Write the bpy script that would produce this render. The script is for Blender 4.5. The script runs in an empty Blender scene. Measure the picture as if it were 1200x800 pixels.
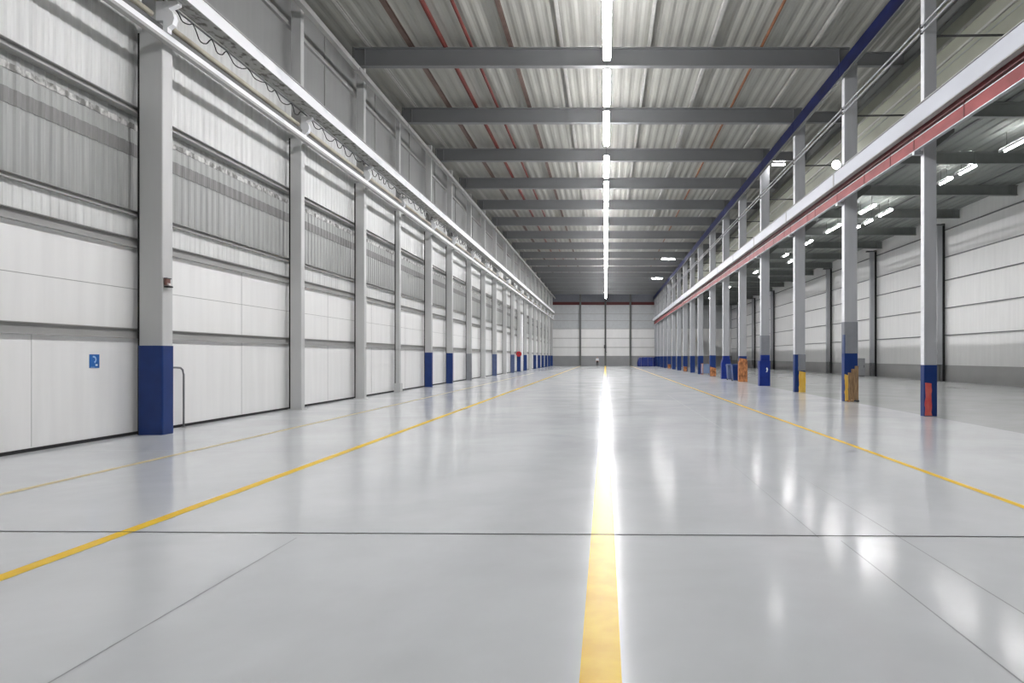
import bpy, bmesh, math, random
from mathutils import Vector, Matrix
random.seed(7)
S = bpy.context.scene
COL = S.collection
CAM_H = 1.67

# ------------------------------------------------------------------ materials
def _nt(name):
    m = bpy.data.materials.new(name); m.use_nodes = True
    nt = m.node_tree
    b = nt.nodes['Principled BSDF']
    return m, nt, b

def mat(name, col, rough=0.5, metal=0.0, var=0.06, scale=3.0, stretch=(1, 1, 1), spec=0.4, detail=6.0, bump=0.0):
    """painted / sheet surface: base colour broken up by object-space noise."""
    m, nt, b = _nt(name)
    N, L = nt.nodes, nt.links
    tc = N.new('ShaderNodeTexCoord'); mp = N.new('ShaderNodeMapping')
    mp.inputs['Scale'].default_value = stretch
    nz = N.new('ShaderNodeTexNoise'); nz.inputs['Scale'].default_value = scale; nz.inputs['Detail'].default_value = detail
    cr = N.new('ShaderNodeValToRGB')
    lo = [max(0, c * (1 - var)) for c in col]; hi = [min(1, c * (1 + var)) for c in col]
    cr.color_ramp.elements[0].position = 0.3; cr.color_ramp.elements[0].color = (*lo, 1)
    cr.color_ramp.elements[1].position = 0.7; cr.color_ramp.elements[1].color = (*hi, 1)
    L.new(tc.outputs['Object'], mp.inputs['Vector']); L.new(mp.outputs['Vector'], nz.inputs['Vector'])
    L.new(nz.outputs['Fac'], cr.inputs['Fac']); L.new(cr.outputs['Color'], b.inputs['Base Color'])
    b.inputs['Roughness'].default_value = rough; b.inputs['Metallic'].default_value = metal
    b.inputs['Specular IOR Level'].default_value = spec
    if bump:
        bp = N.new('ShaderNodeBump'); bp.inputs['Strength'].default_value = bump; bp.inputs['Distance'].default_value = 0.02
        L.new(nz.outputs['Fac'], bp.inputs['Height']); L.new(bp.outputs['Normal'], b.inputs['Normal'])
    return m

def mat_two(name, a, c, scale, lo, hi, rough=0.5, stretch=(1, 1, 1), spec=0.4):
    """two colours mixed by noise (worn paint, rust, stains)."""
    m, nt, b = _nt(name)
    N, L = nt.nodes, nt.links
    tc = N.new('ShaderNodeTexCoord'); mp = N.new('ShaderNodeMapping'); mp.inputs['Scale'].default_value = stretch
    nz = N.new('ShaderNodeTexNoise'); nz.inputs['Scale'].default_value = scale; nz.inputs['Detail'].default_value = 8
    cr = N.new('ShaderNodeValToRGB')
    cr.color_ramp.elements[0].position = lo; cr.color_ramp.elements[0].color = (*a, 1)
    cr.color_ramp.elements[1].position = hi; cr.color_ramp.elements[1].color = (*c, 1)
    L.new(tc.outputs['Object'], mp.inputs['Vector']); L.new(mp.outputs['Vector'], nz.inputs['Vector'])
    L.new(nz.outputs['Fac'], cr.inputs['Fac']); L.new(cr.outputs['Color'], b.inputs['Base Color'])
    b.inputs['Roughness'].default_value = rough; b.inputs['Specular IOR Level'].default_value = spec
    return m

def mat_emit(name, col, strength):
    m, nt, b = _nt(name)
    b.inputs['Base Color'].default_value = (0.9, 0.9, 0.9, 1)
    b.inputs['Emission Color'].default_value = (*col, 1)
    b.inputs['Emission Strength'].default_value = strength
    return m

def mat_floor(name, col, r0, r1, spec=0.5):
    m, nt, b = _nt(name)
    N, L = nt.nodes, nt.links
    tc = N.new('ShaderNodeTexCoord')
    n1 = N.new('ShaderNodeTexNoise'); n1.inputs['Scale'].default_value = 0.45; n1.inputs['Detail'].default_value = 9; n1.inputs['Roughness'].default_value = 0.6
    n1.inputs['Distortion'].default_value = 0.6
    n2 = N.new('ShaderNodeTexNoise'); n2.inputs['Scale'].default_value = 2.2; n2.inputs['Detail'].default_value = 8
    for n in (n1, n2): L.new(tc.outputs['Object'], n.inputs['Vector'])
    mx = N.new('ShaderNodeMath'); mx.operation = 'MULTIPLY_ADD'; mx.inputs[1].default_value = 0.35
    L.new(n2.outputs['Fac'], mx.inputs[0]); L.new(n1.outputs['Fac'], mx.inputs[2])
    cr = N.new('ShaderNodeValToRGB')
    cr.color_ramp.elements[0].position = 0.5; cr.color_ramp.elements[0].color = (*[c * 0.95 for c in col], 1)
    cr.color_ramp.elements[1].position = 0.85; cr.color_ramp.elements[1].color = (*[min(1, c * 1.05) for c in col], 1)
    L.new(mx.outputs[0], cr.inputs['Fac']); L.new(cr.outputs['Color'], b.inputs['Base Color'])
    mr = N.new('ShaderNodeMapRange'); mr.inputs['From Min'].default_value = 0.3; mr.inputs['From Max'].default_value = 0.7
    mr.inputs['To Min'].default_value = r0; mr.inputs['To Max'].default_value = r1
    L.new(n1.outputs['Fac'], mr.inputs['Value']); L.new(mr.outputs[0], b.inputs['Roughness'])
    b.inputs['Specular IOR Level'].default_value = spec
    return m

M = {}
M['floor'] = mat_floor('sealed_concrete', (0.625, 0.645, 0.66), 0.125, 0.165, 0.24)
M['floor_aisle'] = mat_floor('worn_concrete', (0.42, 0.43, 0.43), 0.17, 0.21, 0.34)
M['joint'] = mat('joint_filler', (0.06, 0.06, 0.065), 0.8)
M['joint_pale'] = mat('hairline_joint', (0.30, 0.31, 0.32), 0.6)
M['yellow'] = mat_two('yellow_line_paint', (0.82, 0.50, 0.008), (0.88, 0.60, 0.02), 5.0, 0.35, 0.65, 0.30, spec=0.09)
M['yellow_pale'] = mat_two('faded_yellow_paint', (0.64, 0.55, 0.36), (0.70, 0.58, 0.28), 4.0, 0.35, 0.65, 0.35)
M['panel'] = mat('white_sandwich_panel', (0.83, 0.83, 0.82), 0.45, var=0.035, scale=1.2, stretch=(1, 3, 0.25))
M['panel_grey'] = mat('plain_grey_panel', (0.29, 0.295, 0.29), 0.5, var=0.05, scale=1.0, stretch=(1, 3, 0.3))
M['corr_white'] = mat('pale_corrugated_sheet', (0.68, 0.69, 0.68), 0.4, var=0.10, scale=2.5, stretch=(1, 3, 0.2))
M['corr_dim'] = mat('weathered_translucent_sheet', (0.36, 0.37, 0.36), 0.4, var=0.14, scale=2.5, stretch=(1, 4, 0.2))
M['corr_shadow'] = mat('shadow_tinted_sheet', (0.22, 0.22, 0.215), 0.5, var=0.14, scale=2.5, stretch=(1, 4, 0.5))  # translucent sheet colour darkened to paint in a shadow
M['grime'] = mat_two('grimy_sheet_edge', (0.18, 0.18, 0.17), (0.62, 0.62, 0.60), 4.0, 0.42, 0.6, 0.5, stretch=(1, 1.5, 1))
M['girt'] = mat('galvanised_girt', (0.36, 0.36, 0.35), 0.45, var=0.08, scale=2, stretch=(1, 0.5, 1))
M['black'] = mat('black_rubber_seal', (0.015, 0.015, 0.016), 0.7)
M['dark_steel'] = mat('dark_steel', (0.07, 0.07, 0.072), 0.6)
M['col_grey'] = mat('grey_column_paint', (0.55, 0.555, 0.55), 0.42, var=0.05, scale=1.2, stretch=(2, 2, 0.4))
M['col_cool'] = mat('cool_grey_column_paint', (0.42, 0.43, 0.45), 0.42, var=0.07, scale=1.5, stretch=(2, 2, 0.4))
M['col_dark'] = mat('darker_grey_paint', (0.24, 0.25, 0.27), 0.45, var=0.08, scale=3)
M['blue'] = mat('navy_blue_paint', (0.006, 0.032, 0.16), 0.38, var=0.12, scale=3)
M['blue_bright'] = mat('royal_blue_paint', (0.007, 0.028, 0.22), 0.38, var=0.12, scale=3)
M['blue_faded'] = mat('faded_blue_paint', (0.08, 0.11, 0.22), 0.5, var=0.15, scale=3)
M['red_patch'] = mat_two('worn_red_paint', (0.62, 0.08, 0.075), (0.66, 0.16, 0.13), 9, 0.4, 0.65, 0.5, stretch=(1, 1, 0.4))
M['orange_rust'] = mat_two('orange_rust', (0.20, 0.075, 0.03), (0.62, 0.26, 0.10), 7, 0.35, 0.62, 0.6, stretch=(1, 1, 0.5))
M['wood_worn'] = mat_two('bare_timber_boards', (0.16, 0.10, 0.055), (0.42, 0.27, 0.14), 9, 0.3, 0.7, 0.6, stretch=(3, 3, 0.4))
M['yellow_patch'] = mat_two('worn_yellow_paint', (0.72, 0.42, 0.05), (0.80, 0.55, 0.12), 6, 0.35, 0.7, 0.5, stretch=(1, 1, 0.4))
M['beam'] = mat('grey_roof_steel', (0.17, 0.175, 0.18), 0.45, var=0.05, scale=1.5, stretch=(0.4, 1, 1))
M['aisle_beam'] = mat('grey_green_aisle_steel', (0.22, 0.235, 0.225), 0.5, var=0.06)
M['beam_dark'] = mat('dark_roof_steel', (0.13, 0.135, 0.13), 0.5, var=0.06)
M['deck'] = mat('roof_deck_sheet', (0.33, 0.33, 0.30), 0.5, var=0.10, scale=1.0, stretch=(3, 0.3, 1))
M['deck_olive'] = mat('stained_roof_sheet', (0.30, 0.31, 0.25), 0.6, var=0.12, scale=1.2, stretch=(1, 0.4, 1))
M['deck_aisle'] = mat('aisle_roof_sheet', (0.27, 0.29, 0.27), 0.6, var=0.12, scale=0.8, stretch=(1, 0.4, 1))
M['purlin'] = mat('pale_purlin', (0.42, 0.42, 0.40), 0.5, var=0.1)
M['purlin_dark'] = mat('brown_purlin', (0.13, 0.085, 0.07), 0.6, var=0.2)
M['red_pipe'] = mat('red_sprinkler_paint', (0.14, 0.022, 0.016), 0.45, var=0.2, scale=2)
M['orange_pipe'] = mat('rusty_orange_pipe', (0.22, 0.085, 0.035), 0.55, var=0.2, scale=2)
M['white_steel'] = mat_two('scuffed_white_steel', (0.72, 0.74, 0.77), (0.90, 0.91, 0.93), 2.5, 0.3, 0.5, 0.4, stretch=(1, 0.4, 1))
M['lavender_steel'] = mat('pale_grey_crane_beam', (0.47, 0.49, 0.54), 0.4, var=0.05, scale=1.5, stretch=(1, 0.3, 1))
M['rusty_under'] = mat_two('rust_flecked_grey', (0.10, 0.095, 0.085), (0.34, 0.34, 0.33), 7, 0.36, 0.5, 0.6, stretch=(1, 0.6, 1))
M['beige_pipe'] = mat_two('beige_pipe_paint', (0.34, 0.29, 0.22), (0.62, 0.58, 0.48), 2.5, 0.3, 0.55, 0.4, stretch=(1, 0.3, 1))
M['red_beam'] = mat_two('red_busbar_paint', (0.19, 0.014, 0.016), (0.29, 0.036, 0.038), 2.0, 0.35, 0.65, 0.5, stretch=(1, 0.5, 1))
M['red_dark'] = mat('maroon_paint', (0.10, 0.012, 0.015), 0.5)
M['conduit'] = mat('zinc_conduit', (0.42, 0.43, 0.45), 0.35, metal=0.6)
M['blue_eave'] = mat('blue_eave_paint', (0.006, 0.010, 0.055), 0.6, var=0.4, spec=0.12, scale=2, stretch=(1, 0.4, 1))
M['dado'] = mat('grey_dado', (0.30, 0.305, 0.31), 0.5, var=0.05, scale=0.8)
M['dado_aisle'] = mat('grey_plinth', (0.36, 0.36, 0.355), 0.55, var=0.05, scale=0.8)
M['far_grey'] = mat('grey_upper_sheet', (0.50, 0.52, 0.53), 0.5, var=0.05)
M['far_dark'] = mat('dark_gable_sheet', (0.17, 0.18, 0.21), 0.5, var=0.05)
M['maroon_rail'] = mat('maroon_rail', (0.09, 0.02, 0.02), 0.5)
M['sign_blue'] = mat('sign_blue', (0.02, 0.13, 0.42), 0.35, var=0.1, scale=8)
M['sign_pale'] = mat('sign_pale_blue', (0.42, 0.62, 0.90), 0.35)
M['sign_white'] = mat('sign_white', (0.85, 0.88, 0.92), 0.35)
M['red_gloss'] = mat('red_gloss_paint', (0.45, 0.02, 0.03), 0.3, var=0.1)
M['brown_red'] = mat('brown_red_plastic', (0.17, 0.075, 0.06), 0.4)
M['pale_plastic'] = mat('pale_plastic', (0.75, 0.68, 0.66), 0.4)
M['white_paint'] = mat('white_gloss_paint', (0.88, 0.89, 0.90), 0.3, var=0.03)
M['bin_pale'] = mat('pale_blue_plastic', (0.20, 0.27, 0.42), 0.45)
M['tarp'] = mat('blue_tarpaulin', (0.012, 0.03, 0.20), 0.45, var=0.25, scale=1.5, bump=0.4)
M['cabinet'] = mat('grey_cabinet_paint', (0.36, 0.37, 0.385), 0.45)
M['skin'] = mat('skin', (0.50, 0.30, 0.22), 0.5)
M['shirt'] = mat('white_cotton', (0.82, 0.82, 0.86), 0.8, var=0.04, scale=20)
M['trousers'] = mat('dark_trousers', (0.015, 0.015, 0.022), 0.8)
M['hair'] = mat('dark_hair', (0.02, 0.015, 0.012), 0.6)
M['lamp'] = mat_emit('lamp_diffuser', (1.0, 0.985, 1.0), 62.0)
M['aisle_lamp'] = mat_emit('aisle_lamp_diffuser', (1.0, 0.99, 0.99), 43.0)
M['housing'] = mat('lamp_housing', (0.75, 0.75, 0.76), 0.4)

# ------------------------------------------------------------------ mesh building
class MB:
    def __init__(s): s.bm = bmesh.new()
    def box(s, x0, x1, y0, y1, z0, z1, ch=0.0, vertical=False):
        v = [s.bm.verts.new(p) for p in ((x0,y0,z0),(x1,y0,z0),(x1,y1,z0),(x0,y1,z0),(x0,y0,z1),(x1,y0,z1),(x1,y1,z1),(x0,y1,z1))]
        fs = [s.bm.faces.new([v[i] for i in q]) for q in ((3,2,1,0),(4,5,6,7),(0,1,5,4),(1,2,6,5),(2,3,7,6),(3,0,4,7))]
        if ch:
            es = set(e for f in fs for e in f.edges)
            if vertical: es = [e for e in es if abs(e.verts[0].co.z - e.verts[1].co.z) > 1e-6]
            bmesh.ops.bevel(s.bm, geom=list(es), offset=ch, segments=2, affect='EDGES', profile=0.5)
        return s
    def quad(s, *pts):
        s.bm.faces.new([s.bm.verts.new(p) for p in pts]); return s
    def prism(s, poly, axis, a, b):
        """polygon (u,v) extruded along axis from a to b. axis 'y': (x,z); 'x': (y,z); 'z': (x,y)"""
        def P(u, v, t): return {'y': (u, t, v), 'x': (t, u, v), 'z': (u, v, t)}[axis]
        A = [s.bm.verts.new(P(u, v, a)) for u, v in poly]; B = [s.bm.verts.new(P(u, v, b)) for u, v in poly]
        n = len(poly)
        s.bm.faces.new(A); s.bm.faces.new(B[::-1])
        for i in range(n): s.bm.faces.new((A[i], B[i], B[(i+1) % n], A[(i+1) % n]))
        return s
    def tube(s, pts, r, n=10, cap=True):
        pts = [Vector(p) for p in pts]; rings = []
        for i, p in enumerate(pts):
            d = (pts[min(i+1, len(pts)-1)] - pts[max(i-1, 0)]).normalized()
            up = Vector((0, 0, 1)) if abs(d.z) < 0.95 else Vector((1, 0, 0))
            a = d.cross(up).normalized(); b = d.cross(a).normalized()
            rr = r[i] if isinstance(r, (list, tuple)) else r
            rings.append([s.bm.verts.new(p + a*rr*math.cos(2*math.pi*k/n) + b*rr*math.sin(2*math.pi*k/n)) for k in range(n)])
        for A, B in zip(rings, rings[1:]):
            for k in range(n):
                f = s.bm.faces.new((A[k], A[(k+1) % n], B[(k+1) % n], B[k])); f.smooth = True
        if cap: s.bm.faces.new(rings[0][::-1]); s.bm.faces.new(rings[-1])
        return s
    def sheet(s, profile, axis, a, b, thick=0.012, tdir=(0, 0, 1)):
        """corrugated sheet: open profile extruded along axis, with a back skin."""
        def P(u, v, t): return Vector({'y': (u, t, v), 'z': (v, u, t)}[axis])
        td = Vector(tdir) * thick
        A = [s.bm.verts.new(P(u, v, a)) for u, v in profile]; B = [s.bm.verts.new(P(u, v, b)) for u, v in profile]
        A2 = [s.bm.verts.new(P(u, v, a) + td) for u, v in profile]; B2 = [s.bm.verts.new(P(u, v, b) + td) for u, v in profile]
        for i in range(len(profile)-1):
            s.bm.faces.new((A[i], A[i+1], B[i+1], B[i])); s.bm.faces.new((A2[i], B2[i], B2[i+1], A2[i+1]))
            s.bm.faces.new((A[i], A2[i], A2[i+1], A[i+1])); s.bm.faces.new((B[i], B[i+1], B2[i+1], B2[i]))
        s.bm.faces.new((A[0], B[0], B2[0], A2[0])); s.bm.faces.new((A[-1], A2[-1], B2[-1], B[-1]))
        return s
    def build(s, name, m, parent=None, loc=None, ws=False):
        me = bpy.data.meshes.new(name)
        bmesh.ops.recalc_face_normals(s.bm, faces=s.bm.faces[:])
        s.bm.to_mesh(me); s.bm.free()
        me.materials.append(m if not isinstance(m, str) else M[m])
        o = bpy.data.objects.new(name, me); COL.objects.link(o)
        if parent is not None: o.parent = parent
        if loc is not None: o.location = loc
        return o

def thing(name, label, cat, loc=(0, 0, 0), group=None):
    o = bpy.data.objects.new(name, None); COL.objects.link(o)
    o.empty_display_size = 0.2
    o.location = loc; o['label'] = label; o['category'] = cat; o['kind'] = 'thing'
    if group: o['group'] = group
    return o
def tag(o, label, cat, group=None, kind='thing'):
    o['label'] = label; o['category'] = cat; o['kind'] = kind
    if group: o['group'] = group
    return o
def struct(o, label, cat):
    o['kind'] = 'structure'; o['label'] = label; o['category'] = cat
    return o
def copy_thing(src, loc, label, group=None):
    c = src.copy(); COL.objects.link(c); c.location = loc; c['label'] = label
    if group: c['group'] = group
    for ch in list(src.children):
        d = ch.copy(); COL.objects.link(d); d.parent = c
        for g in list(ch.children):
            e = g.copy(); COL.objects.link(e); e.parent = d
    return c
ORD = ['first','second','third','fourth','fifth','sixth','seventh','eighth','ninth','tenth','eleventh','twelfth','thirteenth',
       'fourteenth','fifteenth','sixteenth','seventeenth','eighteenth','nineteenth','twentieth','twenty-first','twenty-second',
       'twenty-third','twenty-fourth','twenty-fifth']
def corr(u0, u1, period, depth, base, flat=0.5, ramp=0.12):
    """trapezoid profile: list of (u, v)"""
    out = []; u = u0
    while u < u1 - 1e-6:
        e = min(u + period, u1)
        for f, v in ((0, 0), (flat - ramp, 0), (flat, depth), (1 - ramp, depth)):
            p = u + f*period
            if p < e: out.append((p, base + v))
        u += period
    out.append((u1, base)); return out

# ------------------------------------------------------------------ dimensions
Y0, Y1 = -7.0, 126.5            # hall ends
XW = -10.15                     # panelled wall face
XR = 8.97                       # open column row, hall-side face
XA = 23.4                       # aisle outer wall
XS = 11.5                       # step between high roof and aisle roof
def Z(rel): return rel + CAM_H
Z_BEAM0, Z_BEAM1, Z_DECK = Z(11.06), Z(11.76), Z(11.92)
Z_AISLE = Z(9.75)
LEFT_Y = [14.95, 21.86, 27.5, 32.6, 38.0, 43.1, 49.2, 54.9, 60.5, 66.6, 72.2, 77.4, 83.6, 89.4, 95.0, 101.0, 107.0, 113.0, 119.0, 124.6]
RIGHT_Y = [19.2, 25.6, 32.3, 39.3, 45.7, 52.0, 58.5, 66.0, 72.0, 78.6, 85.2, 91.8, 98.4, 105.0, 111.6, 118.2, 124.6]
BEAM_Y = [26.06 + 6.3*i for i in range(16)]

# ------------------------------------------------------------------ floor
fl = struct(MB().box(XW-0.3, 9.1, Y0, Y1+0.3, -0.3, 0).build('floor', 'floor'), 'glossy light grey sealed concrete floor of the main hall', 'floor')
def strip(name, pts, m, lab=None, zz=0.002):
    """flat painted strip: quad on the floor, a hair above it"""
    b = MB(); (xa0, xa1, ya), (xb0, xb1, yb) = pts
    b.quad((xa0, ya, zz), (xa1, ya, zz), (xb1, yb, zz), (xb0, yb, zz))
    o = b.build(name, m, fl)
    if lab: o['label'] = lab
    return o
strip('yellow_line', ((-0.135, 0.085, Y0+.5), (-0.135, 0.085, Y1-1)), 'yellow', 'broad yellow centre line', 0.003)
strip('yellow_line', ((-4.64, -4.50, Y0+.5), (-4.64, -4.50, Y1-1)), 'yellow', 'yellow line on the panelled wall side', 0.003)
strip('yellow_line', ((4.60, 4.70, Y0+.5), (4.60, 4.70, Y1-1)), 'yellow', 'thin yellow line on the open column side', 0.003)
strip('yellow_line', ((-7.39, -7.27, Y0+.5), (-7.39, -7.27, 70)), 'yellow_pale', 'faded pale yellow line', 0.003)
def cross_joint(y_l, y_r, w, m='joint'):
    b = MB(); b.quad((-9.9, y_l-w, .0035), (9.05, y_r-w, .0035), (9.05, y_r+w, .0035), (-9.9, y_l+w, .0035))
    b.build('floor_joint', m, fl)
cross_joint(6.62, 6.22, 0.012); cross_joint(12.2, 12.0, 0.012, 'joint_pale')
for y in (18.3, 24.4, 36.6): cross_joint(y, y, 0.012, 'joint_pale')
for x, ya, yb, m in ((2.72, 3.0, 30, 'joint_pale'), (-2.85, 3.0, 6.3, 'joint_pale'), (1.97, 6.3, 11.9, 'joint_pale'), (2.14, 3.0, 6.2, 'joint_pale')):
    strip('floor_joint', ((x-.006, x+.006, ya), (x-.006, x+.006, yb)), m, None, 0.0018)
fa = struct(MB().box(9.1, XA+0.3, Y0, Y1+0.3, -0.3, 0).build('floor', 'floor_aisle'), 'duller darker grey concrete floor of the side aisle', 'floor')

# ------------------------------------------------------------------ wall on the panelled side
wl = MB()
seams = [12.07, 19.04, 24.95, 29.6, 34.6, 40.0, 45.6]
wl.box(XW-0.25, XW, Y0, Y1+0.3, 0.06, Z(2.36))
wall_left = struct(wl.build('wall_left', 'panel'), 'side wall of smooth white sandwich panels with grey rails', 'wall')
MB().box(XW-0.25, XW+0.02, Y0, Y1, 0.0, 0.06).build('base_seal', 'black', wall_left)
b = MB()
for y in seams:
    b.box(XW-0.01, XW+0.004, y-(.007 if y > 15 else .0025), y+(.007 if y > 15 else .0025), 0.08, Z(2.36) if y > 15 else Z(.42))
b.box(XW-0.01, XW+0.004, Y0, Y1, Z(1.46)-0.006, Z(1.46)+0.006)
b.build('panel_seam', 'girt', wall_left)
b = MB(); b.sheet(corr(Y0, Y1, 0.20, 0.012, XW-0.01), 'z', Z(2.5), Z(3.08), 0.01, (-1, 0, 0)).build('ribbed_strip', M['corr_white'], wall_left)
MB().sheet(corr(Y0, Y1, 0.26, 0.018, XW-0.10, .5, .2), 'z', Z(3.0), Z(5.3), 0.01, (-1, 0, 0)).build('translucent_band', M['corr_dim'], wall_left)
MB().sheet(corr(Y0, Y1, 0.26, 0.018, XW-0.085, .5, .2), 'z', Z(4.34), Z(4.62), 0.01, (-1, 0, 0)).build('painted_shadow_band', M['corr_shadow'], wall_left)  # darker strip stands in for the shadow band across the sheet
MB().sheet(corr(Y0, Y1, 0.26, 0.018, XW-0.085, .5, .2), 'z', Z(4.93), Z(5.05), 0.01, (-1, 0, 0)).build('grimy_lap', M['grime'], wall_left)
MB().sheet(corr(Y0, Y1, 0.26, 0.018, XW-0.03, .5, .2), 'z', Z(5.25), Z(8.9), 0.01, (-1, 0, 0)).build('corrugated_band', M['corr_white'], wall_left)
MB().box(XW-0.25, XW-0.01, Y0, Y1, Z(8.9), Z_DECK+0.05).build('plain_upper_panel', 'panel_grey', wall_left)
# outer skin behind the thin sheets
MB().box(XW-0.45, XW-0.14, Y0, Y1, Z(2.36), Z(8.9)).build('backing', 'dark_steel', wall_left)
for z0, z1, p in ((5.22, 5.36, .11), (3.02, 3.13, .10), (2.34, 2.54, .11), (0.40, 0.61, .10)):
    b = MB()
    b.prism([(XW-.1, Z(z0)), (XW+p, Z(z0)), (XW+p, Z(z0)+.03), (XW+.03, Z(z0)+.03), (XW+.03, Z(z1)-.012), (XW+p, Z(z1)-.012), (XW+p, Z(z1)), (XW-.1, Z(z1))], 'y', Y0, Y1)
    b.build('girt', 'girt', wall_left)
MB().box(XW-.05, XW+.10, Y0, Y1, Z(10.52), Z(10.66), .01).build('girt', 'girt', wall_left)
b = MB()
for a, c in zip(LEFT_Y[1:], LEFT_Y[2:]):
    b.box(XW-.02, XW+.03, (a+c)/2-.025, (a+c)/2+.025, Z(8.9), Z_DECK)
b.build('panel_seam', 'girt', wall_left)

# ------------------------------------------------------------------ roof
struct(MB().sheet(corr(-10.4, XS+.1, 0.42, 0.028, Z_DECK, .5, .24), 'y', Y0, Y1+.2, 0.04).build('ceiling', 'deck'), 'corrugated pale grey metal roof deck over the hall', 'ceiling')
struct(MB().sheet(corr(XS, XA+.4, 0.5, 0.05, Z_AISLE), 'y', Y0, Y1+.2, 0.04).build('ceiling', 'deck_aisle'), 'lower grey green metal roof of the side aisle', 'ceiling')
sw = struct(MB().box(XS+.02, XS+.2, Y0, Y1, Z(9.3), Z_DECK).build('wall_step', 'deck_olive'), 'olive grey cladding between the two roof levels', 'wall')
for zz in (9.95, 10.5): MB().box(XS-.04, XS+.03, Y0, Y1, Z(zz), Z(zz)+.08).build('rail', 'purlin', sw)

# roof beams: welded I sections spanning the hall
def ibeam(x0, x1, z0, z1, fw, tf=.035, tw=.03):
    b = MB()
    b.box(x0, x1, -fw/2, fw/2, z0, z0+tf); b.box(x0, x1, -fw/2, fw/2, z1-tf, z1)
    b.box(x0, x1, -tw/2, tw/2, z0+tf, z1-tf)
    for x in (x0+.4, x1-.4, x0+(x1-x0)*.5): b.box(x-.01, x+.01, -fw/2+.02, fw/2-.02, z0+tf, z1-tf)
    return b
proto = None
for i, y in enumerate(BEAM_Y):
    lab = f'grey steel roof beam across the hall, {ORD[i]} from the camera end'
    if i == 0:
        proto = thing('roof_beam', lab, 'roof beam', (0, y, 0), 'roof beams across the hall')
        ibeam(-9.56, 9.3, Z_BEAM0, Z_BEAM1, .26).build('girder', 'beam', proto)
        b = MB(); b.box(9.3, 11.4, -.10, .10, Z_BEAM0+.02, Z_BEAM0+.05); b.box(9.3, 11.4, -.10, .10, Z_BEAM1-.2, Z_BEAM1-.17); b.box(9.3, 11.4, -.012, .012, Z_BEAM0+.05, Z_BEAM1-.2)
        b.build('end_cantilever', 'beam', proto)
        b = MB(); b.box(-9.60, -9.56, -.17, .17, Z_BEAM0, Z_BEAM1)
        b.build('end_plate', 'beam_dark', proto)
    else: copy_thing(proto, (0, y, 0), lab)

# purlins and pipes under the deck
PUR = [(-9.0, .05, 'purlin', 'pale purlin along the roof, closest to the panelled wall'),
       (-7.4, .08, 'purlin_dark', 'brown purlin along the roof between pale purlin and red pipe'),
       (-3.6, .07, 'purlin_dark', 'dark purlin next to the red pipes, on the lamp side'),
       (-1.65, .05, 'purlin', 'pale purlin on the panelled wall side of the lamps'),
       (1.65, .05, 'purlin', 'pale purlin on the open column side of the lamps'),
       (4.0, .06, 'purlin', 'pale purlin between the lamps and the rusty orange pipe'),
       (7.9, .05, 'purlin', 'pale purlin beside the blue eaves beam')]
for x, w, m, lab in PUR:
    b = MB()
    b.prism([(x-w, Z_DECK-.15), (x+w, Z_DECK-.15), (x+w, Z_DECK-.13), (x-w+.02, Z_DECK-.13), (x-w+.02, Z_DECK-.02), (x+w, Z_DECK-.02), (x+w, Z_DECK), (x-w, Z_DECK)], 'y', Y0+.1, Y1-.1)
    tag(b.build('purlin', m), lab, 'purlin', 'purlins under the roof deck')
for x, r, m, lab in ((-6.1, .085, 'red_pipe', 'thick red pipe running under the roof deck'), (-5.1, .06, 'red_pipe', 'thin red pipe running under the roof deck'),
                     (5.95, .05, 'orange_pipe', 'rusty orange pipe under the roof on the column side')):
    o = thing('roof_pipe', lab, 'pipe', (x, 0, Z_DECK-.10), 'pipes under the roof deck')
    MB().tube([(0, Y0+.2, 0), (0, Y1-.2, 0)], r, 12).build('pipe', m, o)
    for y in BEAM_Y[:8]: MB().tube([(0, y+.5, 0), (0, y+.62, 0)], r*1.25, 12).build('coupling', m, o)

# eaves channel above the panelled wall
o = thing('eaves_channel', 'pale steel channel along the top of the panelled wall', 'channel', (-9.3, 0, Z(10.78)))
MB().prism([(-.09, -.06), (.09, -.06), (.09, .12), (.07, .12), (.07, -.03), (-.07, -.03), (-.07, .12), (-.09, .12)], 'y', Y0+.1, Y1-.1).build('channel', 'girt', o)
for y in BEAM_Y: MB().box(-.12, .12, y-.5, y-.3, -.08, .05).build('splice', 'girt', o)

# blue eaves beam over the open columns
o = thing('eaves_beam', 'dark blue beam along the roof edge above the open columns', 'beam', (8.87, 0, Z(10.52)))
MB().box(-.05, .05, Y0+.1, Y1-.1, .0, .525).build('web', 'blue_eave', o)
MB().box(-.03, .09, Y0+.1, Y1-.1, -.05, .0).build('lower_flange', 'beam_dark', o)
for y in BEAM_Y: MB().box(-.06, -.05, y-.25, y+.25, .02, .5).build('splice_plate', 'blue_eave', o)
o = thing('step_beam', 'dark longitudinal beam at the edge of the high roof', 'beam', (XS-.1, 0, Z(11.05)))
b = MB(); b.box(-.10, .10, Y0+.1, Y1-.1, 0, .04); b.box(-.10, .10, Y0+.1, Y1-.1, .44, .48); b.box(-.02, .02, Y0+.1, Y1-.1, .04, .44)
b.build('girder', 'beam_dark', o)
for k, (dx, zz, lab) in enumerate(((0, 9.33, 'upper of two thin conduits clipped to the open columns'), (.01, 9.16, 'lower of two thin conduits clipped to the open columns'))):
    o = thing('conduit', lab, 'conduit', (XR-.05+dx, 0, Z(zz)), 'conduits along the open columns')
    MB().tube([(0, Y0+.2, 0), (0, Y1-.2, 0)], .03, 8).build('tube', 'conduit', o)
    for y in RIGHT_Y: MB().box(-.04, .045, y+.06, y+.12, -.045, .045).build('clip', 'dark_steel', o)

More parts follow.
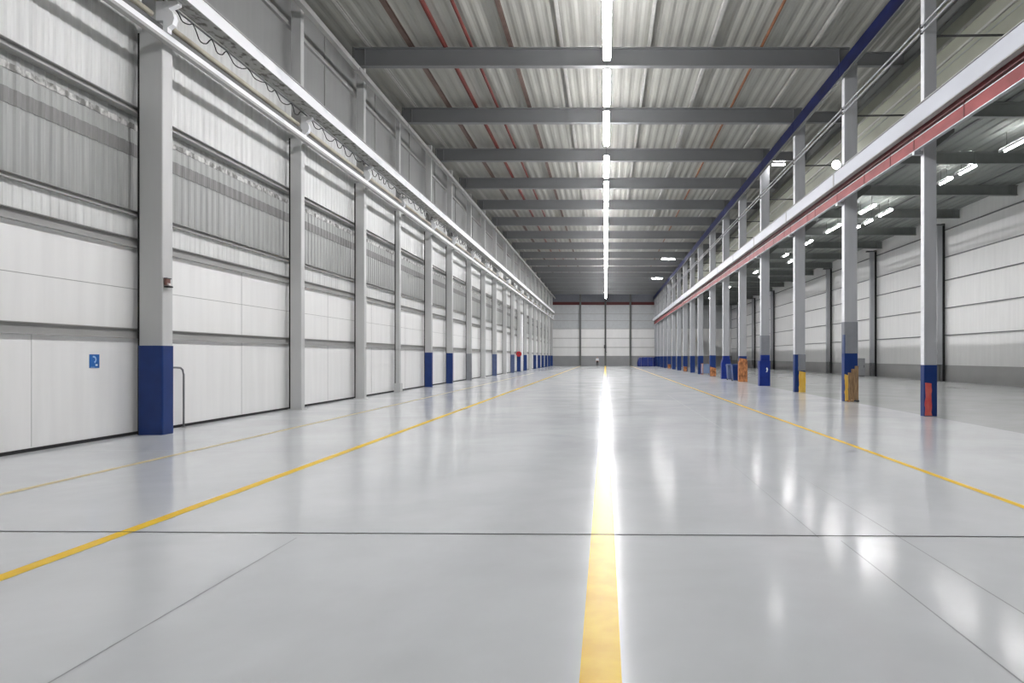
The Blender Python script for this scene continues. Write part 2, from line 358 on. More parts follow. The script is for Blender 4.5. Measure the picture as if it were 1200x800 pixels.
# ------------------------------------------------------------------ columns along the panelled wall
blue_set = {0: 'blue', 4: 'blue', 5: 'blue', 8: 'blue_faded', 10: 'blue_faded', 11: 'blue', 12: 'blue', 14: 'blue', 15: 'blue', 16: 'blue', 17: 'blue', 18: 'blue', 19: 'blue'}
grey_lower = {6}
for i, y in enumerate(LEFT_Y):
    blue = i in blue_set
    what = {0: 'stout grey box column with tall navy base', 3: 'thin plain grey column'}.get(i,
            ('grey column with navy blue painted base' if blue_set.get(i) == 'blue' else 'grey column with faded blue base') if blue else
            ('grey column with darker grey base' if i in grey_lower else 'plain grey column'))
    o = thing('wall_column', f'{what}, {ORD[i]} along the panelled wall', 'column', (0, y, 0), 'columns along the panelled wall')
    big = i == 0
    w, dep = (.50, .36) if big else ((.20, .22) if i == 3 else (.36, .26))
    x1 = -9.47 if big else (-9.76 if i == 3 else -9.62)
    x0 = x1 - w
    h_low = Z(6.93)
    hb = 1.90
    MB().box(x0, x1, -dep, 0, hb if (blue or i in grey_lower) else .02, h_low, .025, True).build('shaft', 'col_grey', o)
    MB().box(x1-.33 if i and i != 3 else (x0 if i else x1-.45), x1-(.02 if i else .15), -dep+.01, -dep+.24, h_low-.02, Z_BEAM1-.05, .015, True).build('upper_shaft', 'col_grey', o)
    if blue: MB().box(x0-.012, x1+.012, -dep-.012, .012, 0, hb+.01, .028, True).build('painted_base', blue_set[i], o)
    elif i in grey_lower: MB().box(x0-.006, x1+.006, -dep-.006, .006, 0, hb, .028, True).build('painted_base', 'col_dark', o)
    else: MB().box(x0-.05, x1+.04, -dep-.05, .05, 0, .025).build('base_plate', 'col_grey', o)
    MB().box(x0-.05, x0, -dep+.03, -.02, .0, h_low).build('dark_edge', 'black', o)  # black strip down the wall-side edge of the column
    # corbel carrying the crane girder, with rounded nose
    prof = [(x1, Z(6.95)), (x1+.10, Z(6.95)), (x1+.10, Z(7.05)), (x1+.20, Z(7.12)), (x1+.24, Z(7.25)), (x1+.20, Z(7.38)), (x1+.12, Z(7.46)), (x1+.32, Z(7.54)), (x1+.32, Z(7.61)), (x1-.3, Z(7.61)), (x1-.3, Z(7.2)), (x1, Z(7.2))]
    b = MB(); b.prism(prof, 'x', -dep+.05, -dep+.1) if False else b.prism(prof, 'y', -dep+.02, -dep+.16)
    b.build('corbel', 'white_steel', o)
    if i == 3: MB().box(x0-.06, x1+.06, -dep-.06, .06, .0, .42, .02).build('base_block', 'col_grey', o)

# ------------------------------------------------------------------ crane rail along the panelled wall
o = thing('crane_girder', 'white crane girder along the panelled wall with rust flecked underside', 'crane girder', (-9.16, 0, Z(7.63)))
MB().box(.17, .21, Y0+.2, Y1-6, .0, .30, .006).build('web', 'white_steel', o)
MB().box(-.21, .205, Y0+.2, Y1-6, -.012, .03).build('lower_flange', 'rusty_under', o)
MB().box(-.21, .24, Y0+.2, Y1-6, .30, .33).build('upper_flange', 'girt', o)
MB().box(-.03, .03, Y0+.2, Y1-6, .33, .39, .01).build('rail', 'dark_steel', o)
for y in LEFT_Y[:-1]: MB().box(-.21, .17, y-.3, y-.27, .03, .30).build('stiffener', 'girt', o)
o = thing('pipe_run', 'beige pipe running behind the corbels on the panelled wall', 'pipe', (-9.63, 0, Z(7.28)))
ys = [Y0+.2] + LEFT_Y + [Y1-3]
b = MB()
for a, c in zip(ys, ys[1:]):
    MB().tube([(0, a+.06, 0), (0, c-.48, 0)], .062, 12).build('pipe_length', 'beige_pipe', o)
    MB().tube([(0, a+.05, 0), (0, a+.16, 0)], .085, 12).build('flange', 'girt', o)
MB().box(-.25, .02, Y0+.2, Y1-3, -.27, -.09).build('recess_shadow', 'beam_dark', o)  # dark bar painted in for the recess shadow below the pipe
o = thing('cable_tray', 'slim white and grey tray below the beige pipe', 'cable tray', (-9.30, 0, Z(6.73)))
MB().box(-.02, .02, Y0+.2, Y1-3, .0, .12, .004).build('lip', 'white_steel', o)
MB().box(-.10, .03, Y0+.2, Y1-3, -.07, .0, .004).build('tray', 'girt', o)
for y in LEFT_Y: MB().box(-.33, -.06, y-.2, y-.12, -.02, .05).build('bracket', 'girt', o)
o = thing('festoon_cable', 'black cable hanging in loops under the crane girder', 'cable', (-9.50, 0, Z(7.66)))
pts = []
ends = [5.0] + LEFT_Y[:9]
for a, c in zip(ends, ends[1:]):
    y = a + .15; stop = c - .6
    while y < stop:
        ln = min(random.uniform(.5, 1.3), stop - y + .02); sag = random.uniform(.10, .30)
        for k in range(9): pts.append((0.015*math.sin(k*1.3), y + ln*k/9, -sag*math.sin(math.pi*k/9)))
        y += ln
    pts.append((0, stop + .05, 0))
MB().tube(pts, .014, 6).build('cable', 'black', o)
MB().box(-.02, .02, 5.0, 60.5, .0, .03).build('carrier_bar', 'conduit', o)

# ------------------------------------------------------------------ open columns between hall and aisle
def rcol(i, y):
    desc = ['with navy base and worn red patch', 'with timber guard and yellow edge', 'with navy and yellow base',
            'with royal blue box guard', 'with rusty orange guard', 'with flared royal blue guard', 'with navy and rusty red base'][i] if i < 7 else 'with navy blue base'
    o = thing('hall_column', f'grey open column {desc}, {ORD[i]} along the red trunking', 'column', (XR, y, 0), 'open columns under the red and white crane beam')
    w, dep = (.35, .22) if i == 0 else (.48, .30)
    k = w / .33
    hb = [1.44, 1.80, 1.78, 1.78, 1.72, 1.75, 1.8][i] if i < 7 else 1.78
    MB().box(0, w, 0, dep, hb, Z(6.5), .02, True).build('shaft', 'col_cool', o)
    MB().box(.0, w, 0, dep, Z(6.5), Z_BEAM0, .02, True).build('upper_shaft', 'col_cool', o)
    MB().box(-.008, .0, .02, dep-.02, hb, Z_BEAM0-.1).build('lit_side', 'white_steel', o)  # hall-side face painted paler, as if lit by the lamps
    base = 'blue' if i != 3 and i != 5 else 'blue_bright'
    MB().box(-.012, w+.012, -.012, dep+.012, 0, hb, .024, True).build('painted_base', base, o)
    MB().box(-.26, w+.02, .05, dep-.05, Z(5.70), Z(5.79)).build('bracket', 'conduit', o)
    b = MB(); b.prism([(w, Z(5.9)), (w+.55, Z(6.35)), (w+.55, Z(6.45)), (w, Z(6.45))], 'y', .1, .22); b.build('knee_brace', 'beam_dark', o)
    MB().tube([(w-.02, .11, Z(9.07)), (XS-XR+.02, .11, Z(9.10))], .035, 8).build('tie_bar', 'dark_steel', o)
    def patch(m, x0, x1, z0, z1, name='paint_patch', y=-.016, seed=1, th=.01, amp=.03):
        x0, x1 = x0*k, x1*k
        random.seed(seed); n = 9; b = MB()
        L = [(x0 + random.uniform(0, amp), z0 + (z1-z0)*q/n + random.uniform(-.03, .03)*(q == n)) for q in range(n+1)]
        R = [(x1 - random.uniform(0, amp), z0 + (z1-z0)*q/n - random.uniform(0, .12)*(q == n)) for q in range(n, -1, -1)]
        b.prism(L + R, 'y', y-th, y+.004)
        return b.build(name, m, o)
    if i == 0: patch('red_patch', .0, .20, .02, .93, seed=3)
    if i == 1:
        MB().box(-.02, w+.02, -.02, dep+.02, 1.80, 2.98, .024, True).build('sleeve', 'col_dark', o)
        MB().box(-.026, .02, -.026, dep*.6, 1.80, 2.5, .004).build('blue_edge', 'blue_faded', o)
        b = MB()
        for a, c, h in ((.08, .16, 1.08), (.163, .25, 1.22), (.253, .345, 1.33)): b.box(a*k, c*k, -.06, -.02, .04, h, .008)
        b.build('timber_guard', 'wood_worn', o)
        patch('yellow_patch', -.01, .09, .02, 1.0, 'yellow_edge', -.016, 5, .03)
    if i == 2:
        patch('col_dark', .10, .345, 1.02, 1.78, 'bare_patch', -.014, 8, .006, .01)
        patch('yellow_patch', .11, .345, .0, 1.02, 'yellow_guard', -.03, 4, .04)
    if i == 3:
        MB().box(-.12, w+.02, -.10, dep+.05, 0, 1.45, .02).build('guard', 'blue_bright', o)
        MB().box(-.015, w+.015, -.015, dep+.015, 1.78, 2.9, .024, True).build('sleeve', 'col_dark', o)
        b = MB(); b.prism([(.24, .78), (.33, .82), (.36, .98), (.30, 1.08), (.25, 1.0), (.29, .92)], 'y', -.105, -.112); b.build('white_mark', 'white_paint', o)
    if i == 4:
        MB().box(-.04, w+.05, -.06, dep+.05, 0, 1.4, .02).build('guard', 'orange_rust', o)
        patch('orange_rust', -.02, .36, 1.4, 1.6, 'scuffed_top', -.018, 6)
    if i == 5:
        b = MB(); b.prism([(-.14, 0), (w+.10, 0), (w+.06, 1.25), (w+.03, 1.5), (-.04, 1.5), (-.12, 1.2)], 'y', -.10, dep+.06); b.build('guard', 'blue_bright', o)
    if i == 6:
        patch('orange_rust', -.02, .36, .02, .8, 'rust_patch', -.016, 9)
    if i in (9, 12): patch('orange_rust', .0, .3, .02, .6, 'rust_patch', -.016, 20+i)
    random.seed(100+i)
for i, y in enumerate(RIGHT_Y): rcol(i, y)
for x, y, s, lab in ((9.20, 25.45, .07, 'pale wood scrap at the foot of the timber guarded column'), (9.38, 25.40, .06, 'dark rubble lump at the foot of the timber guarded column'), (9.05, 25.42, .05, 'small brown chip at the foot of the timber guarded column')):
    b = MB(); b.box(-s, s*1.2, -s*.7, s*.7, 0, s*1.1, s*.3)
    o = b.build('scrap', 'wood_worn' if 'wood' in lab else ('dark_steel' if 'dark' in lab else 'orange_rust'))
    o.location = (x, y, 0); o.rotation_euler = (0, 0, x*7); tag(o, lab, 'scrap', 'scraps at the column foot')

# crane beam and red busbar on the open side
o = thing('crane_beam', 'pale grey crane beam bolted in front of the open columns', 'crane beam', (8.55, 0, Z(6.39)))
MB().box(-.02, .03, Y0+.2, Y1-3, .0, .45, .006).build('web', 'lavender_steel', o)
MB().box(-.015, .16, Y0+.2, Y1-3, -.03, .0, .004).build('lower_flange', 'girt', o)
MB().box(-.05, .20, Y0+.2, Y1-3, .45, .48, .004).build('upper_flange', 'girt', o)
MB().box(.02, .07, Y0+.2, Y1-3, .48, .53, .008).build('rail', 'beige_pipe', o)
for y in RIGHT_Y[1:]: MB().box(-.035, .03, y-.12, y-.02, -.05, .46).build('splice_plate', 'girt', o)
o = thing('busbar_trunking', 'red trunking hung under the pale crane beam', 'trunking', (8.78, 0, Z(5.82)))
MB().box(-.05, .05, Y0+.2, Y1-4, .0, .32, .006).build('casing', 'red_beam', o)
MB().box(-.055, .07, Y0+.2, Y1-4, .42, .56).build('top_rail', 'red_dark', o)
b = MB(); b.box(-.058, .055, Y0+.2, Y1-4, .315, .335); b.box(-.058, .055, Y0+.2, Y1-4, -.02, .0)
b.build('edge_strip', 'conduit', o)
y = 8.0
while y < 90:
    MB().box(-.062, -.04, y, y+.035, .0, .44).build('hanger', 'red_dark', o); y += random.choice((1.1, 1.6, 2.1, 2.7))

# ------------------------------------------------------------------ aisle
wr = struct(MB().box(XA, XA+.25, Y0, Y1+.3, 1.1, Z_AISLE+.1).build('wall_right', 'panel'), 'outer aisle wall of white panels divided by thin dark rails', 'wall')
MB().box(XA-.03, XA+.25, Y0, Y1, 0, 1.1).build('plinth', 'dado_aisle', wr)
for zz in (1.48, 3.34, 5.25, 6.83, 8.7):
    MB().box(XA-.09, XA+.02, Y0, Y1, Z(zz)-.03, Z(zz)+.03).build('girt', 'beam', wr)
RW_Y = [46.8, 58.6, 70.2, 82.0, 94.0, 106.0, 118.0]
for i, y in enumerate(RW_Y):
    o = thing('aisle_column', f'dark grey wall column of the side aisle, {ORD[i]} from the camera end', 'column', (XA-.65, y, 0), 'columns on the aisle wall')
    MB().box(0, .36, 0, .3, 1.15, Z_AISLE-.75, .02, True).build('shaft', 'col_cool', o)
    MB().box(.36, .555, .05, .25, .0, Z_AISLE-.6).build('rear_flange', 'black', o)
    b = MB(); b.box(0, .12, 0, .3, 0, 1.16, .01); b.box(.24, .36, 0, .3, 0, 1.16, .01); b.build('split_foot', 'beam', o)
    MB().box(-.3, .5, .02, .28, Z_AISLE-.75, Z_AISLE-.64).build('head_plate', 'beam_dark', o)
proto = None
AB_Y = [RIGHT_Y[0]] + BEAM_Y
for i, y in enumerate(AB_Y):
    lab = f'dark aisle roof beam below the lower roof, {ORD[i]} from the camera end'
    if proto is None:
        proto = thing('aisle_beam', lab, 'roof beam', (0, y, 0), 'roof beams across the aisle')
        ibeam(XS+.2, XA-.084, Z_AISLE-.62, Z_AISLE-.06, .22).build('girder', 'aisle_beam', proto)
        MB().box(XS+.2, XS+.23, -.14, .14, Z_AISLE-.66, Z_AISLE-.02).build('end_plate', 'beam_dark', proto)
    else: copy_thing(proto, (0, y, 0), lab)
for k, x in enumerate((13.4, 15.3, 18.8, 21.2)):
    b = MB(); b.prism([(x-.06, Z_AISLE-.06), (x+.06, Z_AISLE-.06), (x+.06, Z_AISLE-.001), (x-.06, Z_AISLE-.001)], 'y', Y0+.1, Y1-.1)
    tag(b.build('aisle_purlin', 'beam'), f'grey purlin under the aisle roof, {ORD[k]} from the open columns', 'purlin', 'purlins under the aisle roof')

# ------------------------------------------------------------------ end wall
xs = [XW, -4.65, 0.0, 4.6, 9.2]
wf = struct(MB().box(XW-.3, XA+.3, Y1, Y1+.3, 0, 1.86).build('wall_far', 'dado'), 'far end wall with grey dado, white panels and dark mullions', 'wall')
MB().box(XW-.3, XA+.3, Y1+.01, Y1+.3, 1.86, Z(5.2)).build('white_panel', 'panel', wf)
MB().box(XW-.3, XA+.3, Y1+.01, Y1+.3, Z(5.2), Z(9.9)).build('grey_panel', 'far_grey', wf)
MB().box(XW-.3, XA+.3, Y1+.01, Y1+.3, Z(9.9), Z_DECK+.05).build('gable_panel', 'far_dark', wf)
MB().box(XW, 9.2, Y1-.2, Y1+.02, Z(9.6), Z(10.15)).build('maroon_rail', 'maroon_rail', wf)
b = MB()
for zz in (1.75, 3.45, 5.2, 6.7, 7.95): b.box(XW, 9.2, Y1-.05, Y1+.02, Z(zz)-.05, Z(zz)+.05)
b.build('girt', 'girt', wf)
for x in xs[1:4]: MB().box(x-.16, x+.16, Y1-.3, Y1+.02, 0, Z_DECK-.1, .02, True).build('mullion', 'beam_dark', wf)
o = thing('hoist_hook', 'dark hoist hook block hanging at the middle mullion of end wall', 'hook', (-.05, Y1-.40, Z(1.2)))
MB().box(-.22, .22, -.1, .1, .35, 1.0, .06).build('block', 'dark_steel', o)
MB().tube([(0, 0, .35), (.06, 0, .1), (.02, 0, -.2), (.16, 0, -.42), (.3, 0, -.25)], [.10, .10, .09, .07, .04], 10).build('hook', 'dark_steel', o)
MB().tube([(0, 0, .95), (0, 0, Z_DECK-Z(1.2))], .05, 8).build('chain', 'dark_steel', o)
struct(MB().box(XW-.3, XA+.3, Y0-.3, Y0, 0, Z_DECK+.05).build('added_wall_back', 'panel_grey'), 'added plain grey wall closing in the light behind the camera', 'wall')  # unseen wall added to close in the light, grey to dim column fronts

# ------------------------------------------------------------------ lights
def lamp_proto(length, name, lab, loc, em, grp, w=.13, rod=1.36):
    o = thing(name, lab, 'ceiling light', loc, grp)
    MB().box(-w*.8, w*.8, 0, length, .05, .10, .01).build('housing', 'housing', o)
    prof = [(-w, .05), (-w, .0), (-w*.7, -.05), (w*.7, -.05), (w, .0), (w, .05)]
    if name == 'aisle_light': MB().box(-w, w, .03, length-.03, .035, .05).build('diffuser', em, o), [MB().box(sx-.006, sx+.006, 0, length, -.055, .06).build('side_shield', 'housing', o) for sx in (-w-.006, w+.006)]  # side shields added to keep lamp light off the upper aisle wall
    else: MB().prism(prof, 'y', .03, length-.03).build('diffuser', em, o)
    for y in (.4, length-.4):
        while any(abs(loc[1] + y - t) < .25 for t in BEAM_Y): y += .1
        MB().tube([(0, y, .1), (0, y, .1+rod)], .012, 6).build('hanger', 'dark_steel', o)
    return o
ZL = Z(10.45)
k = 10.45*800
segs = [(418-70, None), (335, 294), (286.4, 248), (234.5, 210), (204.5, 182.7), (179, 160.6), (157.8, 144.2)]
runs = [(k/348-4.6, k/348)] + [(k/a, k/c) for a, c in segs[1:]]
y = runs[-1][1] + .5
while y + 5.2 < Y1 - 1:
    runs.append((y, y+5.2)); y += 5.75
for i, (a, c) in enumerate(runs):
    lamp_proto(c-a, 'strip_light', f'bright white ceiling strip light on the hall centre line, {ORD[i]} from the camera end', (.05, a, ZL), 'lamp', 'ceiling strip lights along the hall')
y = runs[0][0] - .8
while y - 4.6 > 2:
    lamp_proto(4.6, 'strip_light', 'white ceiling strip light overhead, nearer than the roof beams in view', (.05, y-4.6, ZL), 'lamp', 'ceiling strip lights along the hall')
    y -= 5.4
AL = [(17.4, 27.6, 2.4), (17.4, 32.2, 1.6), (17.4, 34.4, 1.4), (16.0, 40.6, 2.6), (17.5, 41.8, 2.2), (17.5, 45.0, 1.4), (17.5, 47.2, 1.3),
      (16.0, 46.6, 3.2), (16.0, 53.0, 2.0), (17.5, 63.5, 2.2), (16.0, 60.0, 1.8), (16.0, 72.0, 2.0), (17.5, 76.0, 2.0), (16.0, 88.0, 2.0), (16.0, 104.0, 2.0)]
AL += [(17.4, y, 2.4) for y in (4.0, 10.0, 16.0, 22.0)]
AL.sort(key=lambda t: (t[0] > 17, t[1]))
cnt = {True: 0, False: 0}
for x, y, ln in AL:
    out = x > 17
    if y < 25:
        lab = 'white aisle strip light overhead, nearer than the lit ones in view'
    else:
        lab = f'lit strip light under the aisle roof, {"outer" if out else "inner"} row, {ORD[cnt[out]]} from the camera end'; cnt[out] += 1
    lamp_proto(ln, 'aisle_light', lab, (x, y, Z(9.02)), 'aisle_lamp', 'strip lights under the aisle roof', .12, .62)
for x0, y, lab in ((8.0+1.5, BEAM_Y[2]+.3, 'short crosswise strip light by the fourth open column'), (6.3, BEAM_Y[8]+.3, 'crosswise lit strip under the roof, nearer of the two far ones'), (6.5, BEAM_Y[11]+.3, 'crosswise lit strip under the roof, farther of the two far ones')):
    o = thing('cross_light', lab, 'ceiling light', (x0, y, Z(10.958)), 'crosswise strip lights by the blue beam')
    ln = .75 if y < 50 else 1.5
    for rx in (.1, ln-.1): MB().tube([(rx, 0, .09), (rx, 0, .96)], .01, 6).build('hanger', 'dark_steel', o)
    MB().box(0, ln, -.07, .07, .04, .1, .01).build('housing', 'housing', o)
    MB().box(.02, ln-.02, -.08, .08, -.02, .04, .01).build('diffuser', 'aisle_lamp', o)
o = thing('floodlight', 'bright round floodlight on the tie bar behind the crane beam', 'floodlight', (10.82, 32.0, Z(9.0)))
MB().tube([(0, .02, 0), (0, .22, .02)], [.2, .13], 16).build('housing', 'dark_steel', o)
MB().tube([(0, -.02, 0), (0, .02, 0)], .19, 20).build('lens', 'aisle_lamp', o)
MB().tube([(0, .15, .0), (0, .3, .16)], .03, 8).build('bracket', 'dark_steel', o)

# ------------------------------------------------------------------ small things
# wall sign
SY = 13.55
o = thing('wall_sign', 'small blue sign with pale figure on the white wall panel', 'sign', (XW, SY, Z(-.085)))
MB().box(.0, .012, -.13, .13, -.135, .135, .004).build('sign_board', 'sign_blue', o)
arc = [(.0 + .075*math.cos(a) - .03, .03 + .075*math.sin(a)) for a in [math.radians(t) for t in range(110, -75, -15)]]
b = MB()
pr = arc + [(u*.62-.012, (v-.03)*.55+.03) for u, v in arc[::-1]]
b.prism(pr, 'x', .012, .016); b.build('pale_figure', 'sign_pale', o)
MB().box(.012, .016, .02, .075, -.095, -.06).build('white_mark', 'sign_white', o)
MB().box(.012, .015, -.11, .0, -.125, -.115).build('pale_line', 'sign_pale', o)
# alarm box on the first column
o = thing('alarm_box', 'small red brown alarm box on the side of the first wall column', 'alarm', (-9.458, 14.69, Z(1.59)))
MB().box(0, .06, -.065, .065, -.05, .09, .008).build('body', 'brown_red', o)
MB().box(0, .075, -.08, .08, .085, .105, .004).build('cap', 'dark_steel', o)
MB().box(.0, .09, -.05, .05, -.06, -.01, .008).build('lens', 'pale_plastic', o)
MB().box(0, .10, -.07, .09, -.1, -.065, .006).build('foot', 'black', o)
# bent pipe beside the first column
o = thing('stand_pipe', 'thin grey bent pipe standing on the floor by the first column', 'pipe', (XW+.11, 16.25, 0))
pts = [(0, 0, 0)] + [(0, 0, z) for z in (.4, .9, 1.25)] + [(0, -.04, 1.36), (0, -.12, 1.41), (0, -.3, 1.42), (0.05, -.9, 1.43), (.2, -1.26, 1.43)]
MB().tube(pts, .022, 10).build('tube', 'beam', o)
MB().tube([(0, 0, 0), (0, 0, .02)], .05, 12).build('floor_flange', 'beam', o)
# hose reel on a far column
hy = LEFT_Y[11]-.40
o = thing('hose_reel', 'round red fire hose reel on a far wall column', 'hose reel', (-9.80, hy, 2.0))
MB().tube([(.05, -.05, 0), (.05, .0, 0), (.05, .0, 0)], .30, 20).build('disc', 'red_gloss', o)
MB().tube([(.05, -.22, 0), (.05, -.17, 0)], .30, 20).build('disc', 'red_gloss', o)
b = MB()
for r in (.18, .22, .26):
    for dy in (-.15, -.11, -.07): b.tube([(.05 + r*math.cos(t*math.pi/8), dy, r*math.sin(t*math.pi/8)) for t in range(17)], .022, 6, False)
b.build('hose', 'dark_steel', o)
MB().tube([(.05, -.25, 0), (.05, .13, 0)], .06, 10).build('hub', 'dark_steel', o)
# white downpipe next to the reel
o = thing('downpipe', 'bright white downpipe beside the red hose reel', 'pipe', (-9.72, 79.2, 0))
MB().tube([(0, 0, .0), (0, 0, 6.6)], .17, 14).build('pipe', 'white_paint', o)
b = MB()
for z in (1.2, 3.2, 5.2): b.tube([(0, 0, z), (0, 0, z+.12)], .20, 14)
b.build('collar', 'white_paint', o)
# tarpaulin covered stack by the far open columns
o = thing('covered_stack', 'blue tarpaulin covered stack on floor at the far end', 'covered stack', (7.35, 122.3, 0))
bm = bmesh.new(); bmesh.ops.create_cube(bm, size=1); bmesh.ops.subdivide_edges(bm, edges=bm.edges[:], cuts=7, use_grid_fill=True)
random.seed(4)
for v in bm.verts:
    x, y_, z = v.co; t = z+.5
    sx = 3.2*(1 - .10*t) if x > 0 else 3.2*(1 + .06*math.sin(t*3) - .22*t*t)
    v.co = Vector((x*sx, y_*1.8*(1-.1*t), t*1.62 - .12*abs(x)*t + .03*math.sin(x*19)*t))
    if 0.02 < t: v.co += Vector((random.uniform(-.03, .03), random.uniform(-.03, .03), random.uniform(-.02, .02) if t < .98 else random.uniform(-.04, 0)))
me = bpy.data.meshes.new('tarpaulin'); bm.to_mesh(me); bm.free(); me.materials.append(M['tarp'])
for p in me.polygons: p.use_smooth = True
c = bpy.data.objects.new('tarpaulin', me); COL.objects.link(c); c.parent = o
b = MB()
for x in (-1.0, 0.2, 1.1): b.tube([(x, -.93, .02), (x, -.88, .8), (x, -.82, 1.55)], .02, 6)
b.build('tie_rope', 'conduit', o)
# wheelie bins by the fifth open column
def bin_(lab, x, y, m, h=1.15):
    o = thing('wheeled_bin', lab, 'bin', (x, y, 0), 'bins by the open columns')
    b = MB(); v = []
    for z, hw, hd in ((.06, .24, .26), (h*.9, .31, .35)): v.append([(-hw, -hd, z), (hw, -hd, z), (hw, hd, z), (-hw, hd, z)])
    for k in range(4):
        b.quad(v[0][k], v[0][(k+1) % 4], v[1][(k+1) % 4], v[1][k])
    b.quad(*v[0]); b.quad(*v[1]); bmesh.ops.remove_doubles(b.bm, verts=b.bm.verts[:], dist=1e-4)
    b.build('body', m, o)
    MB().prism([(-.38, h*.9), (.38, h*.9), (.36, h*.95), (.1, h), (-.3, h*.96)], 'x', -.33, .33).build('lid', m, o)
    for s in (-.22, .22): MB().tube([(s-.03, .28, .10), (s+.03, .28, .10)], .10, 14).build('wheel', 'black', o)
    MB().tube([(-.25, .40, h*.93), (.25, .40, h*.93)], .02, 8).build('handle', m, o)
bin_('dark blue wheeled bin beside the rusty guarded column', 8.98, 46.9, 'blue', 1.18)
bin_('blue wheeled bin behind the dark one, near flared column', 9.05, 49.2, 'blue_faded', 1.15)
# pale stillage between two open columns
o = thing('stillage', 'pale blue open crate between two open columns', 'crate', (9.40, 64.0, 0))
b = MB(); b.box(-.35, .35, -.5, .5, .14, .18)
for x in (-.35, .31): b.box(x, x+.04, -.5, .5, .18, 1.0)
for y_ in (-.5, .46): b.box(-.35, .35, y_, y_+.04, .18, 1.0)
b.build('body', 'bin_pale', o)
b = MB()
for x in (-.37, .31):
    for y_ in (-.52, .46): b.box(x, x+.06, y_, y_+.06, 0, 1.08)
b.build('post', 'orange_rust', o)
# cabinet beside an aisle column
o = thing('cabinet', 'grey metal cabinet beside a dark aisle wall column', 'cabinet', (22.1, 58.9, 0))
MB().box(-.38, .30, 0, .55, .05, 1.55, .015).build('body', 'cabinet', o)
d = MB().box(-.35, .27, -.02, .0, .12, 1.48, .008).build('door', 'cabinet', o)
MB().box(.18, .22, -.05, -.02, .75, .95, .008).build('handle', 'dark_steel', d)
MB().box(-.36, .28, .02, .53, 0, .05).build('plinth', 'beam_dark', o)

# ------------------------------------------------------------------ person at the far end
def skin_obj(name, chains, m, parent, sub=2):
    """chains: list of lists of (co, radius); first vertex of first chain is the root; chains joining share coordinates"""
    verts, rad, edges, idx = [], [], [], {}
    for ch in chains:
        prev = None
        for co, r in ch:
            key = tuple(round(c_, 4) for c_ in co)
            if key not in idx: idx[key] = len(verts); verts.append(co); rad.append(r)
            i_ = idx[key]
            if prev is not None and prev != i_: edges.append((prev, i_))
            prev = i_
    me = bpy.data.meshes.new(name); me.from_pydata(verts, edges, []); me.materials.append(m)
    o = bpy.data.objects.new(name, me); COL.objects.link(o); o.parent = parent
    md = o.modifiers.new('skin', 'SKIN'); md.use_smooth_shade = True
    for i_, v in enumerate(me.skin_vertices[0].data):
        r = rad[i_]; v.radius = r if isinstance(r, tuple) else (r, r)
    me.skin_vertices[0].data[0].use_root = True
    ss = o.modifiers.new('sub', 'SUBSURF'); ss.levels = sub; ss.render_levels = sub
    return o
p = thing('person', 'person in white top and dark trousers standing near the end wall', 'person', (-1.45, 122.6, 0))
pel = (0, 0, .93)
body = [[(pel, (.15, .11)), ((0, 0, 1.08), (.135, .10)), ((0, 0, 1.25), (.155, .105)), ((0, 0, 1.37), (.13, .09)), ((0, 0, 1.44), .05), ((0, 0, 1.50), .05), ((0, -.01, 1.58), (.075, .09)), ((0, 0, 1.66), (.06, .075))]]
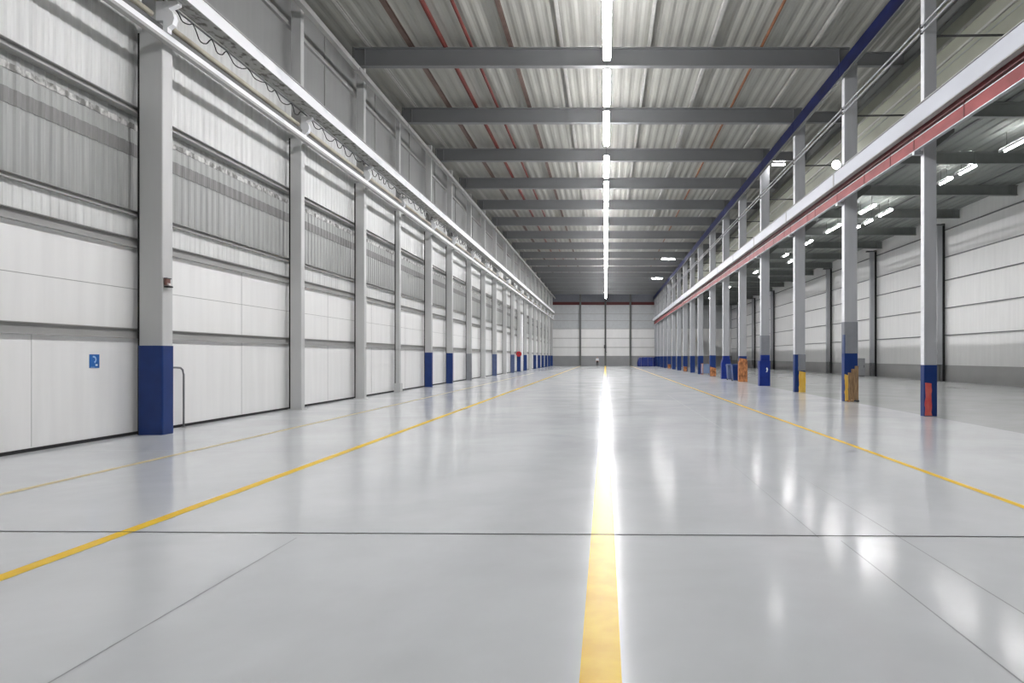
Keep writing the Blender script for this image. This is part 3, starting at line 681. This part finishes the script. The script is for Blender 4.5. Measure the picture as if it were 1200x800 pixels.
for s in (-1, 1):
    body.append([(pel, (.15, .11)), ((s*.09, 0, .86), .085), ((s*.11, -.02+.04*s, .48), .055), ((s*.12, .05+.05*s, .09), .04), ((s*.13, -.08+.05*s, .035), .032)])
    body.append([((0, 0, 1.37), (.13, .09)), ((s*.18, 0, 1.37), .055), ((s*.24, .02, 1.10), .04), ((s*.22, -.12, .88), .03), ((s*.22, -.15, .80), .024)])
    h = Vector((s*.22, -.15, .80))
    for f in range(4): body.append([(tuple(h), .024), (tuple(h + Vector((-.03*s+.02*s*f*.8, -.02, -.045))), .010), (tuple(h + Vector((-.03*s+.02*s*f*.8, -.01, -.09))), .008)])
    body.append([(tuple(h), .024), (tuple(h + Vector((-.045*s, -.03, -.03))), .010)])
skin_obj('body', body, M['skin'], p)
shirt = [[((0, 0, .96), (.165, .125)), ((0, 0, 1.08), (.15, .115)), ((0, 0, 1.25), (.17, .12)), ((0, 0, 1.37), (.14, .1)), ((0, 0, 1.41), .075)]]
for s in (-1, 1): shirt.append([((0, 0, 1.37), (.14, .1)), ((s*.18, 0, 1.37), .068), ((s*.24, .02, 1.10), .052), ((s*.225, -.08, .95), .045)])
skin_obj('shirt', shirt, M['shirt'], p)
tr = [[((0, 0, .97), (.16, .12)), ((0, 0, .90), (.165, .125))]]
for s in (-1, 1): tr.append([((0, 0, .90), (.165, .125)), ((s*.09, 0, .82), .098), ((s*.11, -.02+.04*s, .48), .07), ((s*.12, .05+.05*s, .1), .058)])
skin_obj('trousers', tr, M['trousers'], p)
skin_obj('hair', [[((0, .02, 1.60), (.078, .085)), ((0, .02, 1.69), (.068, .08))]], M['hair'], p)
for s in (-1, 1): MB().box(s*.12-.05, s*.12+.05, -.14+.05*s, .12+.05*s, 0, .09, .03).build('shoe', 'black', p)
MB().prism([(-.015, 1.565), (.015, 1.565), (.008, 1.61), (-.008, 1.61)], 'y', -.125, -.08).build('nose', 'skin', p)

# ------------------------------------------------------------------ world, camera, view
w = bpy.data.worlds.new('World'); S.world = w; w.use_nodes = True
w.node_tree.nodes['Background'].inputs['Color'].default_value = (.5, .55, .65, 1)
w.node_tree.nodes['Background'].inputs['Strength'].default_value = 0.05
cam = bpy.data.cameras.new('Camera'); co = bpy.data.objects.new('Camera', cam); COL.objects.link(co)
co.location = (0, 0, CAM_H); co.rotation_euler = (math.radians(90), 0, 0)
cam.sensor_width = 36; cam.lens = 36*800/1200
cam.shift_x = -(709.5-600)/1200; cam.shift_y = (418-400)/1200
cam.clip_end = 400; cam.clip_start = .05
S.camera = co
S.view_settings.view_transform = 'Standard'; S.view_settings.look = 'None'
S.view_settings.gamma = 1; S.view_settings.use_curve_mapping = False
S.view_settings.exposure = 0.76
